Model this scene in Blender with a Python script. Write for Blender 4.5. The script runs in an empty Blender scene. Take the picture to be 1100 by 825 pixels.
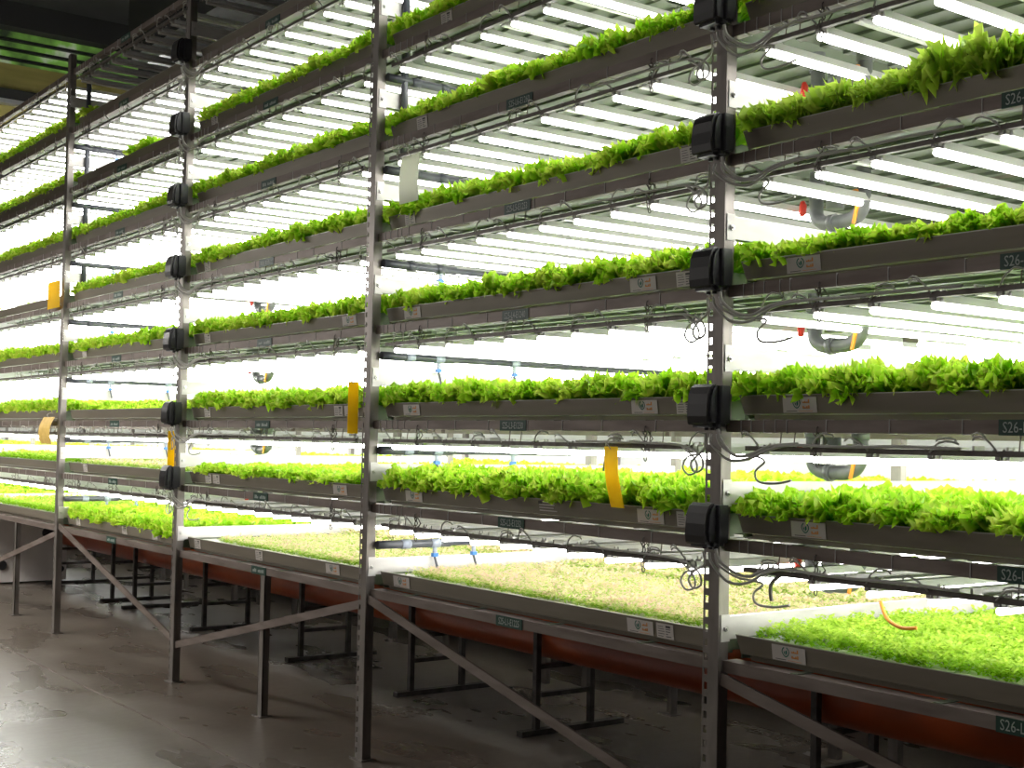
import bpy, math, random
import numpy as np
from mathutils import Matrix, Vector

random.seed(7)
rng = np.random.default_rng(11)
col = bpy.context.scene.collection
PI = math.pi

# ------------------------------------------------------------------ materials
def new_mat(name):
    m = bpy.data.materials.new(name); m.use_nodes = True
    nt = m.node_tree
    return m, nt, nt.nodes['Principled BSDF']

def noise_mat(name, c1, c2, scale=8, rough=.5, metal=0., stretch=(1, 1, 1), detail=4, bump=0., r2=None, lo=.35, hi=.65):
    m, nt, b = new_mat(name)
    tc = nt.nodes.new('ShaderNodeTexCoord'); mp = nt.nodes.new('ShaderNodeMapping')
    mp.inputs['Scale'].default_value = stretch
    nz = nt.nodes.new('ShaderNodeTexNoise'); nz.inputs['Scale'].default_value = scale; nz.inputs['Detail'].default_value = detail
    rp = nt.nodes.new('ShaderNodeValToRGB')
    rp.color_ramp.elements[0].position = lo; rp.color_ramp.elements[1].position = hi
    rp.color_ramp.elements[0].color = (*c1, 1); rp.color_ramp.elements[1].color = (*c2, 1)
    L = nt.links.new
    L(tc.outputs['Object'], mp.inputs['Vector']); L(mp.outputs['Vector'], nz.inputs['Vector'])
    L(nz.outputs['Fac'], rp.inputs['Fac']); L(rp.outputs['Color'], b.inputs['Base Color'])
    b.inputs['Roughness'].default_value = rough; b.inputs['Metallic'].default_value = metal
    if r2 is not None:
        mr = nt.nodes.new('ShaderNodeMapRange'); mr.inputs['To Min'].default_value = rough; mr.inputs['To Max'].default_value = r2
        mr.inputs['From Min'].default_value = .35; mr.inputs['From Max'].default_value = .65
        L(nz.outputs['Fac'], mr.inputs['Value']); L(mr.outputs['Result'], b.inputs['Roughness'])
    if bump:
        bp = nt.nodes.new('ShaderNodeBump'); bp.inputs['Strength'].default_value = bump; bp.inputs['Distance'].default_value = .01
        L(nz.outputs['Fac'], bp.inputs['Height']); L(bp.outputs['Normal'], b.inputs['Normal'])
    return m

def flat(name, c, rough=.5, metal=0., emit=None, es=0., spec=None):
    m, nt, b = new_mat(name)
    b.inputs['Base Color'].default_value = (*c, 1); b.inputs['Roughness'].default_value = rough
    b.inputs['Metallic'].default_value = metal
    if spec is not None: b.inputs['Specular IOR Level'].default_value = spec
    if emit: b.inputs['Emission Color'].default_value = (*emit, 1); b.inputs['Emission Strength'].default_value = es
    return m

LAMP_L = 11.5
M = {}
M['post'] = noise_mat('galvanised_post', (.18, .162, .148), (.28, .255, .235), 14, .42, .55, (1, 1, .25))
M['rail'] = noise_mat('dull_rail_steel', (.15, .118, .10), (.24, .20, .178), 10, .5, .3, (.3, 1, 1.5))
M['beam'] = noise_mat('bright_galvanised_beam', (.52, .50, .48), (.68, .66, .64), 12, .45, .25, (1, .3, 1))
M['tray'] = noise_mat('painted_tray_steel', (.185, .163, .125), (.235, .21, .165), 6, .45, .25, (.25, 1, 2))
M['tray_in'] = flat('tray_sheet', (.145, .175, .12), .45, .2)
M['rim'] = flat('tray_rim', (.42, .42, .35), .35, .4)
M['raft'] = noise_mat('white_foam_raft', (.62, .6, .54), (.78, .77, .72), 20, .7)
M['bar'] = noise_mat('dark_hanger_bar', (.10, .09, .08), (.17, .15, .135), 20, .5, .4)
M['tube_on'] = flat('lit_tube', (.9, .9, .9), .4, 0, (1.0, .985, .96), LAMP_L)
M['tube_off'] = flat('unlit_tube', (.5, .48, .44), .3)
M['housing'] = flat('lamp_housing', (.66, .66, .64), .35, .1)
M['socket'] = flat('grey_socket', (.34, .33, .31), .35)
M['dark'] = flat('black_rubber', (.02, .02, .022), .4)
M['box'] = noise_mat('black_plastic_box', (.018, .018, .021), (.028, .028, .033), 30, .38)
M['cover'] = flat('smoked_cover', (.014, .013, .014), .33)
M['cable'] = flat('grey_cable', (.50, .49, .46), .5)
M['tie'] = flat('white_zip_tie', (.48, .47, .45), .5)
M['bolt'] = flat('bolt_steel', (.55, .54, .52), .3, .9)
M['hole'] = flat('black_paint', (.008, .008, .008), .6)
M['greypipe'] = noise_mat('dark_grey_pipe', (.06, .065, .08), (.10, .105, .12), 9, .35)
M['trap'] = noise_mat('mid_grey_pipe', (.14, .145, .15), (.22, .225, .23), 14, .4)
M['fit'] = flat('pale_pipe_fitting', (.34, .38, .46), .4)
M['blue'] = flat('blue_valve', (.05, .22, .62), .35)
M['red'] = flat('red_handle', (.75, .05, .03), .35)
M['orange_clip'] = flat('orange_strap', (.85, .33, .03), .45)
M['orange'] = noise_mat('orange_plastic_pipe', (.27, .035, .005), (.42, .07, .010), 3, .38, 0, (.4, 1, 1))
M['sticker'] = flat('sticker_white', (.60, .56, .52), .5)
M['s_green'] = flat('sticker_green', (.03, .17, .12), .5)
M['s_orange'] = flat('sticker_orange', (.75, .32, .08), .5)
M['s_black'] = flat('sticker_ink', (.05, .05, .05), .5)
M['sign'] = flat('dark_green_sign', (.012, .055, .038), .45)
M['signtext'] = flat('sign_lettering', (.42, .48, .44), .5)
M['yellow'] = noise_mat('yellow_sticky_card', (.95, .66, .01), (1., .76, .02), 30, .45)
M['tan'] = noise_mat('aged_sticky_card', (.62, .42, .10), (.75, .53, .16), 20, .5)
M['white'] = flat('white_card', (.72, .72, .66), .5)
M['wallw'] = noise_mat('white_back_wall', (.62, .62, .60), (.70, .70, .68), 1.5, .6)
M['olive'] = noise_mat('olive_wall_panel', (.20, .17, .045), (.28, .24, .065), 3, .6, 0, (1, .3, 3))
M['black'] = noise_mat('black_ceiling', (.010, .010, .011), (.02, .02, .021), 3, .7)
M['duct'] = flat('dark_duct', (.012, .012, .012), .7)
M['silver'] = noise_mat('silver_duct', (.45, .46, .48), (.62, .63, .66), 3, .3, .7, (1, 3, 1))
M['tank'] = noise_mat('white_tank', (.62, .58, .56), (.72, .68, .66), 3, .45)
M['dkmetal'] = noise_mat('black_stand_steel', (.05, .045, .042), (.10, .09, .085), 14, .45, .5)

def make_floor_mat():
    m, nt, b = new_mat('wet_concrete_floor')
    L = nt.links.new
    tc = nt.nodes.new('ShaderNodeTexCoord')
    n1 = nt.nodes.new('ShaderNodeTexNoise'); n1.inputs['Scale'].default_value = 1.1; n1.inputs['Detail'].default_value = 3
    mp = nt.nodes.new('ShaderNodeMapping'); mp.inputs['Scale'].default_value = (1, 2.2, 1)
    L(tc.outputs['Object'], mp.inputs['Vector']); L(mp.outputs['Vector'], n1.inputs['Vector'])
    rp = nt.nodes.new('ShaderNodeValToRGB')
    rp.color_ramp.elements[0].position = .3; rp.color_ramp.elements[0].color = (.155, .13, .105, 1)
    rp.color_ramp.elements[1].position = .72; rp.color_ramp.elements[1].color = (.235, .205, .172, 1)
    L(n1.outputs['Fac'], rp.inputs['Fac'])
    n2 = nt.nodes.new('ShaderNodeTexNoise'); n2.inputs['Scale'].default_value = 26; n2.inputs['Detail'].default_value = 5
    L(tc.outputs['Object'], n2.inputs['Vector'])
    mx = nt.nodes.new('ShaderNodeMix'); mx.data_type = 'RGBA'; mx.blend_type = 'MULTIPLY'
    mx.inputs[0].default_value = .35
    L(rp.outputs['Color'], mx.inputs[6]); L(n2.outputs['Fac'], mx.inputs[7])
    L(mx.outputs[2], b.inputs['Base Color'])
    mr = nt.nodes.new('ShaderNodeMapRange'); mr.inputs['From Min'].default_value = .2; mr.inputs['From Max'].default_value = .8
    mr.inputs['To Min'].default_value = .18; mr.inputs['To Max'].default_value = .42
    L(n1.outputs['Fac'], mr.inputs['Value']); L(mr.outputs['Result'], b.inputs['Roughness'])
    bp = nt.nodes.new('ShaderNodeBump'); bp.inputs['Strength'].default_value = .12; bp.inputs['Distance'].default_value = .012
    mp2 = nt.nodes.new('ShaderNodeMapping'); mp2.inputs['Scale'].default_value = (6, 1.4, 1)
    n3 = nt.nodes.new('ShaderNodeTexNoise'); n3.inputs['Scale'].default_value = 2.2; n3.inputs['Detail'].default_value = 2
    L(tc.outputs['Object'], mp2.inputs['Vector']); L(mp2.outputs['Vector'], n3.inputs['Vector'])
    L(n3.outputs['Fac'], bp.inputs['Height']); L(bp.outputs['Normal'], b.inputs['Normal'])
    return m
M['floor'] = make_floor_mat()

def leaf_mat(name, stops, trans=.56):
    """colour from the per-vertex attribute 'tip' (0 at the heart, 1 at the frill) and 'rnd'"""
    m, nt, b = new_mat(name); L = nt.links.new
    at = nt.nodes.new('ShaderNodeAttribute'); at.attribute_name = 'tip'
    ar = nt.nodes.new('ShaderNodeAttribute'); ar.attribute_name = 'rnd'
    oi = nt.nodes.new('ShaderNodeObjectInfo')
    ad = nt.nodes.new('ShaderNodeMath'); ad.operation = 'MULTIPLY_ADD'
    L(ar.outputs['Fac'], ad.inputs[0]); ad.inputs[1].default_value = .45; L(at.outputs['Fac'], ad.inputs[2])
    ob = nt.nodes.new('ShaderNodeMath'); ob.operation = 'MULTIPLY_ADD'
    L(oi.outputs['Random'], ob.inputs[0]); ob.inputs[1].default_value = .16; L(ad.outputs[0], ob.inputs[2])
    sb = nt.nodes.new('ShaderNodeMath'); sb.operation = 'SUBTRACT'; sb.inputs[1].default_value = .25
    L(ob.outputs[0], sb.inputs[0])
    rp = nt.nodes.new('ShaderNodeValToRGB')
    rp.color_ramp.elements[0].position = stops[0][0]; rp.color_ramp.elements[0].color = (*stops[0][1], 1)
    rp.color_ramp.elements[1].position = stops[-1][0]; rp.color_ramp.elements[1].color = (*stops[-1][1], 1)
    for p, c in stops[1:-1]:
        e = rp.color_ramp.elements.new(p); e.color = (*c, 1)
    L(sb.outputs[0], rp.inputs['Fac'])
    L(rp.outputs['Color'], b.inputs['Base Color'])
    b.inputs['Roughness'].default_value = .42; b.inputs['Specular IOR Level'].default_value = .35
    tr = nt.nodes.new('ShaderNodeBsdfTranslucent'); L(rp.outputs['Color'], tr.inputs['Color'])
    mx = nt.nodes.new('ShaderNodeMixShader'); mx.inputs[0].default_value = trans
    out = nt.nodes['Material Output']
    L(b.outputs[0], mx.inputs[1]); L(tr.outputs[0], mx.inputs[2]); L(mx.outputs[0], out.inputs['Surface'])
    return m
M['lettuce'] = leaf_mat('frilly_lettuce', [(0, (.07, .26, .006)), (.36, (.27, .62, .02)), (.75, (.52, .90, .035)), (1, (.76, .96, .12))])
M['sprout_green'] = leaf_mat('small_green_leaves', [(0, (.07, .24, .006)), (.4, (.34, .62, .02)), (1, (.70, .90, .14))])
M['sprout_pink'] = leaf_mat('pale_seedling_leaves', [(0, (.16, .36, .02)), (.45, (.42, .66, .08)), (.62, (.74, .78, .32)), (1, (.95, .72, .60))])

for k_, c_ in (('white', (.85, .85, .78)), ('yellow', (1., .74, .02))):
    nt = M[k_].node_tree; b_ = nt.nodes['Principled BSDF']; tr = nt.nodes.new('ShaderNodeBsdfTranslucent'); tr.inputs['Color'].default_value = (*c_, 1)
    mx = nt.nodes.new('ShaderNodeMixShader'); mx.inputs[0].default_value = .6
    nt.links.new(b_.outputs[0], mx.inputs[1]); nt.links.new(tr.outputs[0], mx.inputs[2]); nt.links.new(mx.outputs[0], nt.nodes['Material Output'].inputs['Surface'])
# ------------------------------------------------------------------ mesh builder
class MB:
    def __init__(s): s.v = []; s.f = []; s.m = []
    def box(s, x0, x1, y0, y1, z0, z1, m=0):
        n = len(s.v)
        s.v += [(x0, y0, z0), (x1, y0, z0), (x1, y1, z0), (x0, y1, z0), (x0, y0, z1), (x1, y0, z1), (x1, y1, z1), (x0, y1, z1)]
        for q in ((0, 3, 2, 1), (4, 5, 6, 7), (0, 1, 5, 4), (1, 2, 6, 5), (2, 3, 7, 6), (3, 0, 4, 7)):
            s.f.append(tuple(n + i for i in q)); s.m.append(m)
        return s
    def poly(s, pts, m=0):
        n = len(s.v); s.v += [tuple(p) for p in pts]; s.f.append(tuple(range(n, n + len(pts)))); s.m.append(m); return s
    def prism(s, prof, axis, a, b, m=0):
        """closed 2-D profile extruded along axis from a to b"""
        def P(p, t):
            return {'x': (t, p[0], p[1]), 'y': (p[0], t, p[1]), 'z': (p[0], p[1], t)}[axis]
        n = len(s.v); k = len(prof)
        s.v += [P(p, a) for p in prof] + [P(p, b) for p in prof]
        for i in range(k):
            j = (i + 1) % k
            s.f.append((n + i, n + j, n + k + j, n + k + i)); s.m.append(m)
        s.f.append(tuple(n + i for i in reversed(range(k)))); s.m.append(m)
        s.f.append(tuple(n + k + i for i in range(k))); s.m.append(m)
        return s
    def bar(s, a, b, w, h, m=0, up=(0, 0, 1)):
        a = Vector(a); b = Vector(b); d = (b - a).normalized(); up = Vector(up)
        r = d.cross(up).normalized(); u = r.cross(d).normalized(); n = len(s.v)
        for p in (a, b):
            for sx, sz in ((-1, -1), (1, -1), (1, 1), (-1, 1)):
                s.v.append(tuple(p + r * (sx * w / 2) + u * (sz * h / 2)))
        for q in ((0, 1, 2, 3), (7, 6, 5, 4), (0, 4, 5, 1), (1, 5, 6, 2), (2, 6, 7, 3), (3, 7, 4, 0)):
            s.f.append(tuple(n + i for i in q)); s.m.append(m)
        return s
    def tube(s, pts, r, n=8, m=0, cap=True):
        pts = [Vector(p) for p in pts]; base = len(s.v); K = len(pts)
        rs = r if isinstance(r, (list, tuple)) else [r] * K
        prev = None
        for i, p in enumerate(pts):
            d = (pts[min(i + 1, K - 1)] - pts[max(i - 1, 0)]).normalized()
            if prev is None:
                prev = Vector((0, 0, 1)) if abs(d.z) < .9 else Vector((1, 0, 0))
            a = (prev - d * prev.dot(d)).normalized(); b = d.cross(a); prev = a
            for k in range(n):
                t = 2 * PI * k / n
                s.v.append(tuple(p + (a * math.cos(t) + b * math.sin(t)) * rs[i]))
        for i in range(K - 1):
            for k in range(n):
                k2 = (k + 1) % n
                s.f.append((base + i * n + k, base + i * n + k2, base + (i + 1) * n + k2, base + (i + 1) * n + k)); s.m.append(m)
        if cap:
            s.f.append(tuple(base + k for k in reversed(range(n)))); s.m.append(m)
            s.f.append(tuple(base + (K - 1) * n + k for k in range(n))); s.m.append(m)
        return s
    def mesh(s, name, mats, smooth=False):
        me = bpy.data.meshes.new(name); me.from_pydata(s.v, [], s.f)
        for m in (mats if isinstance(mats, (list, tuple)) else [mats]): me.materials.append(m)
        me.polygons.foreach_set('material_index', s.m)
        if smooth:
            me.polygons.foreach_set('use_smooth', [len(f) == 4 for f in s.f])
        me.update()
        return me
    def build(s, name, mats, parent=None, smooth=False, label=None, loc=None):
        return link(name, s.mesh(name, mats, smooth), parent, label, loc)

def link(name, me, parent=None, label=None, loc=None):
    o = bpy.data.objects.new(name, me); col.objects.link(o)
    if parent is not None: o.parent = parent
    if loc is not None: o.location = loc
    if label: o['label'] = label
    return o

def tag(o, label, cat, group=None, kind=None):
    o['label'] = label; o['category'] = cat
    if group: o['group'] = group
    if kind: o['kind'] = kind
    return o

def thing(name, label, cat, loc=(0, 0, 0), group=None):
    o = bpy.data.objects.new(name, None); col.objects.link(o); o.location = loc; o.empty_display_size = .05
    return tag(o, label, cat, group)

def struct(name, mb, mats, label=None, cat=None):
    o = mb.build(name, mats); o['kind'] = 'structure'
    if label: o['label'] = label
    if cat: o['category'] = cat
    return o

ORD = ['first', 'second', 'third', 'fourth', 'fifth', 'sixth', 'seventh', 'eighth', 'ninth', 'tenth', 'eleventh', 'twelfth', 'thirteenth', 'fourteenth', 'fifteenth', 'sixteenth', 'seventeenth', 'eighteenth']

# ------------------------------------------------------------------ layout
RZ = {1: .8369, 2: 1.254, 3: 1.6654, 4: 2.1335, 5: 2.592, 6: 3.0459, 7: 3.5065, 8: 3.9801, 9: 4.455}     # top of each rail
BZ = {1: .9857, 2: 1.4516, 3: 1.9189, 4: 2.3767, 5: 2.8421, 6: 3.305, 7: 3.768, 8: 4.235}               # top of each cross beam
S = 2.4
PX = [4.8, 2.4, 0, -2.4, -4.8, -7.2, -9.6]
FAR = {'R': 2.4, 'F': -12., 'G': -14.4, 'H': -16.8}
BAY = {'A': 0., 'B': -2.4, 'C': -4.8, 'D': -7.2, 'E': -9.6}
BAYN = {'A': 'the bay right of the nearest boxed post', 'B': 'the bay between the two nearest posts', 'C': 'the third bay from the right',
        'D': 'the fourth bay from the right', 'E': 'the farthest left bay'}
BS = {'A': 'rightmost bay', 'B': 'second bay from right', 'C': 'third bay from right', 'D': 'fourth bay from right', 'E': 'leftmost bay'}
POSTN = {4.8: 'outermost right post', 2.4: 'post beyond the right edge', 0: 'nearest boxed post', -2.4: 'second post from the right', -4.8: 'far boxed post', -7.2: 'leftmost tall post', -9.6: 'post past the left edge'}
RB = 2.10     # back of the rack
TOPZ = 4.575

# ------------------------------------------------------------------ camera
F = 1415.4243; YAW, PIT, ROL = -.9357, .0294, .0200; PPY = 19.46
CAM = np.array([3.2349, -3.2905, 1.5790])
def cam_axes():
    cy, sy = math.cos(YAW), math.sin(YAW)
    f = np.array([sy * math.cos(PIT), cy * math.cos(PIT), math.sin(PIT)]); r = np.array([cy, -sy, 0]); u = np.cross(r, f)
    cr, sr = math.cos(ROL), math.sin(ROL)
    return cr * r + sr * u, -sr * r + cr * u, f
CR, CU, CF = cam_axes()
def project(P):
    d = np.asarray(P, float) - CAM
    return 550 + F * (d @ CR) / (d @ CF), 412.5 + PPY - F * (d @ CU) / (d @ CF), d @ CF
cd = bpy.data.cameras.new('camera'); cam = bpy.data.objects.new('camera', cd); col.objects.link(cam)
mw = Matrix.Identity(4)
for i in range(3):
    mw[i][0] = CR[i]; mw[i][1] = CU[i]; mw[i][2] = -CF[i]; mw[i][3] = CAM[i]
cam.matrix_world = mw
cd.sensor_fit = 'HORIZONTAL'; cd.sensor_width = 36; cd.lens = F * 36 / 1100; cd.shift_y = PPY / 1100
cd.clip_start = .05; cd.clip_end = 200
bpy.context.scene.camera = cam

# ------------------------------------------------------------------ room
struct('floor', MB().box(-34, 8, -9, 6.2, -.1, 0), M['floor'])
struct('wall_back', MB().box(-34, 8, 4.6, 4.7, 0, 6.4), M['wallw'])
struct('shade_sheet_back', MB().box(-34, 8, 4.585, 4.6, 0, .9), M['dkmetal'])  # dark sheet added to keep the space under the racks in shade
struct('ceiling', MB().box(-34, 8, -9, 6.3, 6.4, 6.5), M['black'])
struct('wall_right', MB().box(8, 8.1, -9, 6.3, 0, 6.4), M['duct'])
struct('wall_front', MB().box(-34, 8.1, -9.1, -9, 0, 6.4), M['duct'])
struct('wall_left', MB().box(-34.1, -34, -9.1, 6.3, 0, 6.4), M['duct'])
seam = MB()
rs = random.Random(3)
x = -16.
while x < 3:
    l = rs.uniform(.05, .22); w = rs.uniform(.004, .010)
    seam.box(x, x + l * .9, -.515 - w + rs.uniform(-.004, .004), -.515 + w, .0005, .003); x += l
struct('trim_1', seam, M['rail'], 'rough joint line in the concrete floor', 'floor joint')

# ------------------------------------------------------------------ text to mesh
def text_geo(txt, size):
    cu = bpy.data.curves.new('t', 'FONT'); cu.body = txt; cu.size = size; cu.align_x = 'CENTER'; cu.align_y = 'CENTER'; cu.resolution_u = 2
    o = bpy.data.objects.new('t', cu); col.objects.link(o)
    dg = bpy.context.evaluated_depsgraph_get(); dg.update()
    me = bpy.data.meshes.new_from_object(o.evaluated_get(dg))
    vs = [tuple(v.co) for v in me.vertices]; fs = [tuple(p.vertices) for p in me.polygons]
    bpy.data.objects.remove(o); bpy.data.curves.remove(cu); bpy.data.meshes.remove(me)
    return vs, fs
def add_text(mb, txt, size, cx, y, cz, m, sx=1.):
    vs, fs = text_geo(txt, size); n = len(mb.v)
    mb.v += [(cx + a * sx, y, cz + b) for a, b, c in vs]
    for f in fs: mb.f.append(tuple(n + i for i in f)); mb.m.append(m)

# ------------------------------------------------------------------ the rack frame
rack = thing('growing_rack', 'tall galvanised steel shelving frame carrying the green trays, front row', 'shelving rack')
def post_mb(x, fy=0., sgn=1, slots=True, top=TOPZ):
    """x is the right-hand edge of the front face"""
    b = MB(); t = .003
    y0, y1 = (fy, fy + t) if sgn > 0 else (fy - t, fy)
    b.box(x - .08, x - .072, y0, y1, 0, top); b.box(x - .056, x - .048, y0, y1, 0, top)
    if slots:
        z = .03
        b.box(x - .072, x - .056, y0, y1, 0, z)
        while z < top:
            z1 = min(z + .025, top)
            b.box(x - .072, x - .056, y0, y1, z1, min(z + .05, top)); z += .05
    else:
        b.box(x - .072, x - .056, y0, y1, 0, top)
    b.box(x - .048, x, y0 - .005 * sgn, y1 - .004 * sgn, 0, top)
    ya, yb = (fy, fy + .043) if sgn > 0 else (fy - .043, fy)
    b.box(x - .003, x, ya, yb, 0, top)
    b.box(x - .018, x - .003, yb - .003 if sgn > 0 else ya, yb if sgn > 0 else ya + .003, 0, top)
    b.box(x - .10, x + .02, ya - .02, yb + .02, 0, .006)
    return b
for X in PX:
    p = post_mb(X).build('post', M['post'], rack, label='slotted front upright, ' + POSTN[X])
    for L, z in BZ.items():
        bm_ = MB()
        bm_.box(X, X + .004, .004, .046, z - .085, z + .008, 0)
        bm_.tube([(X + .003, .024, z - .04), (X + .012, .024, z - .04)], .010, 6, 1)
        bm_.tube([(X + .011, .024, z - .04), (X + .018, .024, z - .04)], .005, 6, 1)
        bm_.build('bolted_bracket', [M['beam'], M['bolt']], p)
    post_mb(X, RB, -1, False).build('post', M['post'], rack)
    for L, z in BZ.items():
        MB().box(X - .03, X, .047, RB - .045, z - .078, z).build('cross_beam', M['beam'], rack)
for bn, X0 in BAY.items():
    for L, z in RZ.items():
        b = MB(); b.box(X0, X0 + S - .08, .02, .088 if L == 1 else .055, z - .041, z, 0)
        rr = random.Random(int(L * 31 - X0 * 7))
        xs = [X0 + .06 + .055 * i + rr.uniform(-.01, .01) for i in range(5)] + [X0 + .45 + .26 * i + rr.uniform(-.04, .04) for i in range(7)]
        if L > 1:
            for xx in xs: b.box(xx, xx + .003, .018, .057, z - .043, z + .002, 1)
        r = b.build('rail', [M['rail'], M['tie']], rack)
        MB().box(X0, X0 + S - .08, RB - .055, RB - .02, z - .041, z).build('rear_rail', M['rail'], rack)
        # support bars across under the trays
        # location signs
        sg = None
        num = {('B', 6): 'S25-L6-E1260', ('B', 5): 'S25-L5-E1253', ('B', 4): 'S25-L4-E1240', ('B', 3): 'S25-L3-E1230', ('B', 2): 'S25-L2-E1232', ('B', 1): 'S25-L1-E1225',
               ('A', 5): 'S26-L5-', ('A', 4): 'S26-L4-', ('A', 3): 'S26-L3-', ('A', 2): 'S26-L2-', ('A', 1): 'S26-L1-'}.get((bn, L))
        cx = X0 + 1.155 - (.0 if bn != 'A' else -.0)
        if num or bn in ('C', 'D'):
            sb = MB(); w = .185 if bn != 'A' else .19
            sb.box(cx - w / 2, cx + w / 2, .0165, .0195, z - .044, z + .001, 0)
            if num and bn == 'B':
                add_text(sb, num, .040, cx, .016, z - .0225, 1, .66)
            elif num:
                add_text(sb, num, .044, cx - .028, .016, z - .0225, 1, .80)
            else:
                rr2 = random.Random(L)
                for i in range(9):
                    if i in (3,): continue
                    xx = cx - .07 + i * .016
                    sb.box(xx, xx + .009, .0155, .0165, z - .032, z - .032 + rr2.uniform(.012, .02), 1)
            sb.build('location_sign', [M['sign'], M['signtext']], r, label=('dark green location sign reading ' + num) if num else 'dark green location sign')
# braces and middle legs
def brace(a, b): MB().bar((a[0], .012, a[1]), (b[0], .012, b[1]), .012, .042).build('brace', M['rail'], rack)
brace((0.0, .775), (2.32, .27)); brace((-2.4, .79), (-.08, .265)); brace((-4.8, .24), (-2.48, .755)); brace((-7.2, .84), (-4.88, .275)); brace((-9.6, .27), (-7.28, .775))
for X in (-3.6, -8.4, 1.2):
    b = MB(); b.box(X - .03, X + .03, .022, .028, 0, .797); b.box(X + .024, X + .03, .022, .06, 0, .797); b.box(X - .03, X - .024, .022, .06, 0, .797); b.box(X - .05, X + .05, .0, .08, 0, .006)
    b.build('middle_leg', M['post'], rack)
for X in (-1.2, -3.6, -6., -8.4):
    MB().box(X - .03, X + .03, RB - .06, RB - .02, 0, .797).build('middle_leg', M['post'], rack)

# ------------------------------------------------------------------ trays
def sticker_logo(w=.145, h=.052):
    b = MB(); b.box(-w / 2, w / 2, -.0015, 0, -h / 2, h / 2, 0)
    # shield outline with a leaf
    cx, cz = -.012, .006; R = .017
    def sh(t, k): # heart-like shield
        a = PI / 2 + t * 2 * PI
        xx = math.cos(a) * R * k; zz = math.sin(a) * R * k
        if zz < 0: xx *= 1 + zz / (R * k) * .25
        return (cx + xx, -.002, cz + zz * 1.05)
    N = 20
    for i in range(N):
        if i in (0, 19): continue
        t0, t1 = i / N, (i + 1) / N
        b.poly([sh(t0, 1), sh(t1, 1), sh(t1, .76), sh(t0, .76)], 1)
    b.poly([(cx - .001, -.002, cz - .012), (cx + .007, -.002, cz - .004), (cx + .006, -.002, cz + .008), (cx - .001, -.002, cz + .003)], 1)
    b.poly([(cx - .003, -.002, cz - .010), (cx - .003, -.002, cz + .0), (cx - .008, -.002, cz + .005), (cx - .008, -.002, cz - .003)], 1)
    for k, z0 in enumerate((.010, -.008)):
        for i in range(4):
            xx = .013 + i * .008
            hh = (.004, .006, .004, .012)[i] if k == 0 else (.008, .004, .008, .010)[i]
            b.box(xx, xx + .0058, -.0022, -.0016, z0 - .003, z0 - .003 + hh, 2)
        b.box(.013, .043, -.0022, -.0016, z0 - .004, z0 - .0005, 2)
    b.box(-.058, -.012, -.0022, -.0016, -.0215, -.0195, 3); b.box(-.004, .055, -.0022, -.0016, -.0215, -.020, 2)
    return b.mesh('logo_sticker', [M['sticker'], M['s_green'], M['s_orange'], M['s_black']])
def sticker_text(w=.09, h=.055):
    b = MB(); b.box(-w / 2, w / 2, -.0015, 0, -h / 2, h / 2, 0); rr = random.Random(5)
    b.box(-w / 2 + .05, -w / 2 + .075, -.0022, -.0016, h / 2 - .014, h / 2 - .006, 1)
    for i in range(5):
        z0 = h / 2 - .012 - i * .009
        b.box(-w / 2 + .008, -w / 2 + .008 + rr.uniform(.02, .035), -.0022, -.0016, z0, z0 + .002, 1)
        if i: b.box(-w / 2 + .05, -w / 2 + .05 + rr.uniform(.01, .028), -.0022, -.0016, z0, z0 + .003, 1)
    return b.mesh('text_sticker', [M['sticker'], M['s_black']])
SL, ST = sticker_logo(), sticker_text()
STK = {('A', 4): [(.29, 0)], ('A', 3): [(.282, 0)], ('A', 2): [(.326, 0)], ('A', 1): [(.249, 0)],
       ('B', 4): [(-.502, 0), (-.273, 1), (-2.15, 0)], ('B', 3): [(-.482, 0), (-.262, 1), (-2.138, 0)], ('B', 2): [(-.438, 0), (-.25, 1), (-2.10, 0)],
       ('B', 1): [(-.485, 0), (-.348, 1), (-2.195, 0)], ('B', 5): [(-.262, 1), (-2.19, 1)], ('B', 6): [(-2.10, 1)], ('B', 7): [(-1.906, 1)],
       ('C', 4): [(-2.765, 0), (-4.57, 1)], ('C', 3): [(-2.856, 1), (-2.72, 0), (-4.54, 1)], ('C', 2): [(-2.82, 0), (-4.50, 1), (-4.38, 1)],
       ('C', 1): [(-4.64, 1), (-3.756, 1), (-2.88, 0)], ('C', 5): [(-4.6, 1)], ('C', 7): [(-4.55, 1)],
       ('D', 1): [(-5.357, 1), (-5.93, 1), (-6.93, 1)], ('D', 2): [(-6.8, 1)], ('D', 4): [(-6.9, 1)], ('D', 3): [(-5.0, 1)]}
YT = .07; TL0, TL1 = .010, 2.30; TD = 1.03
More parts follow.
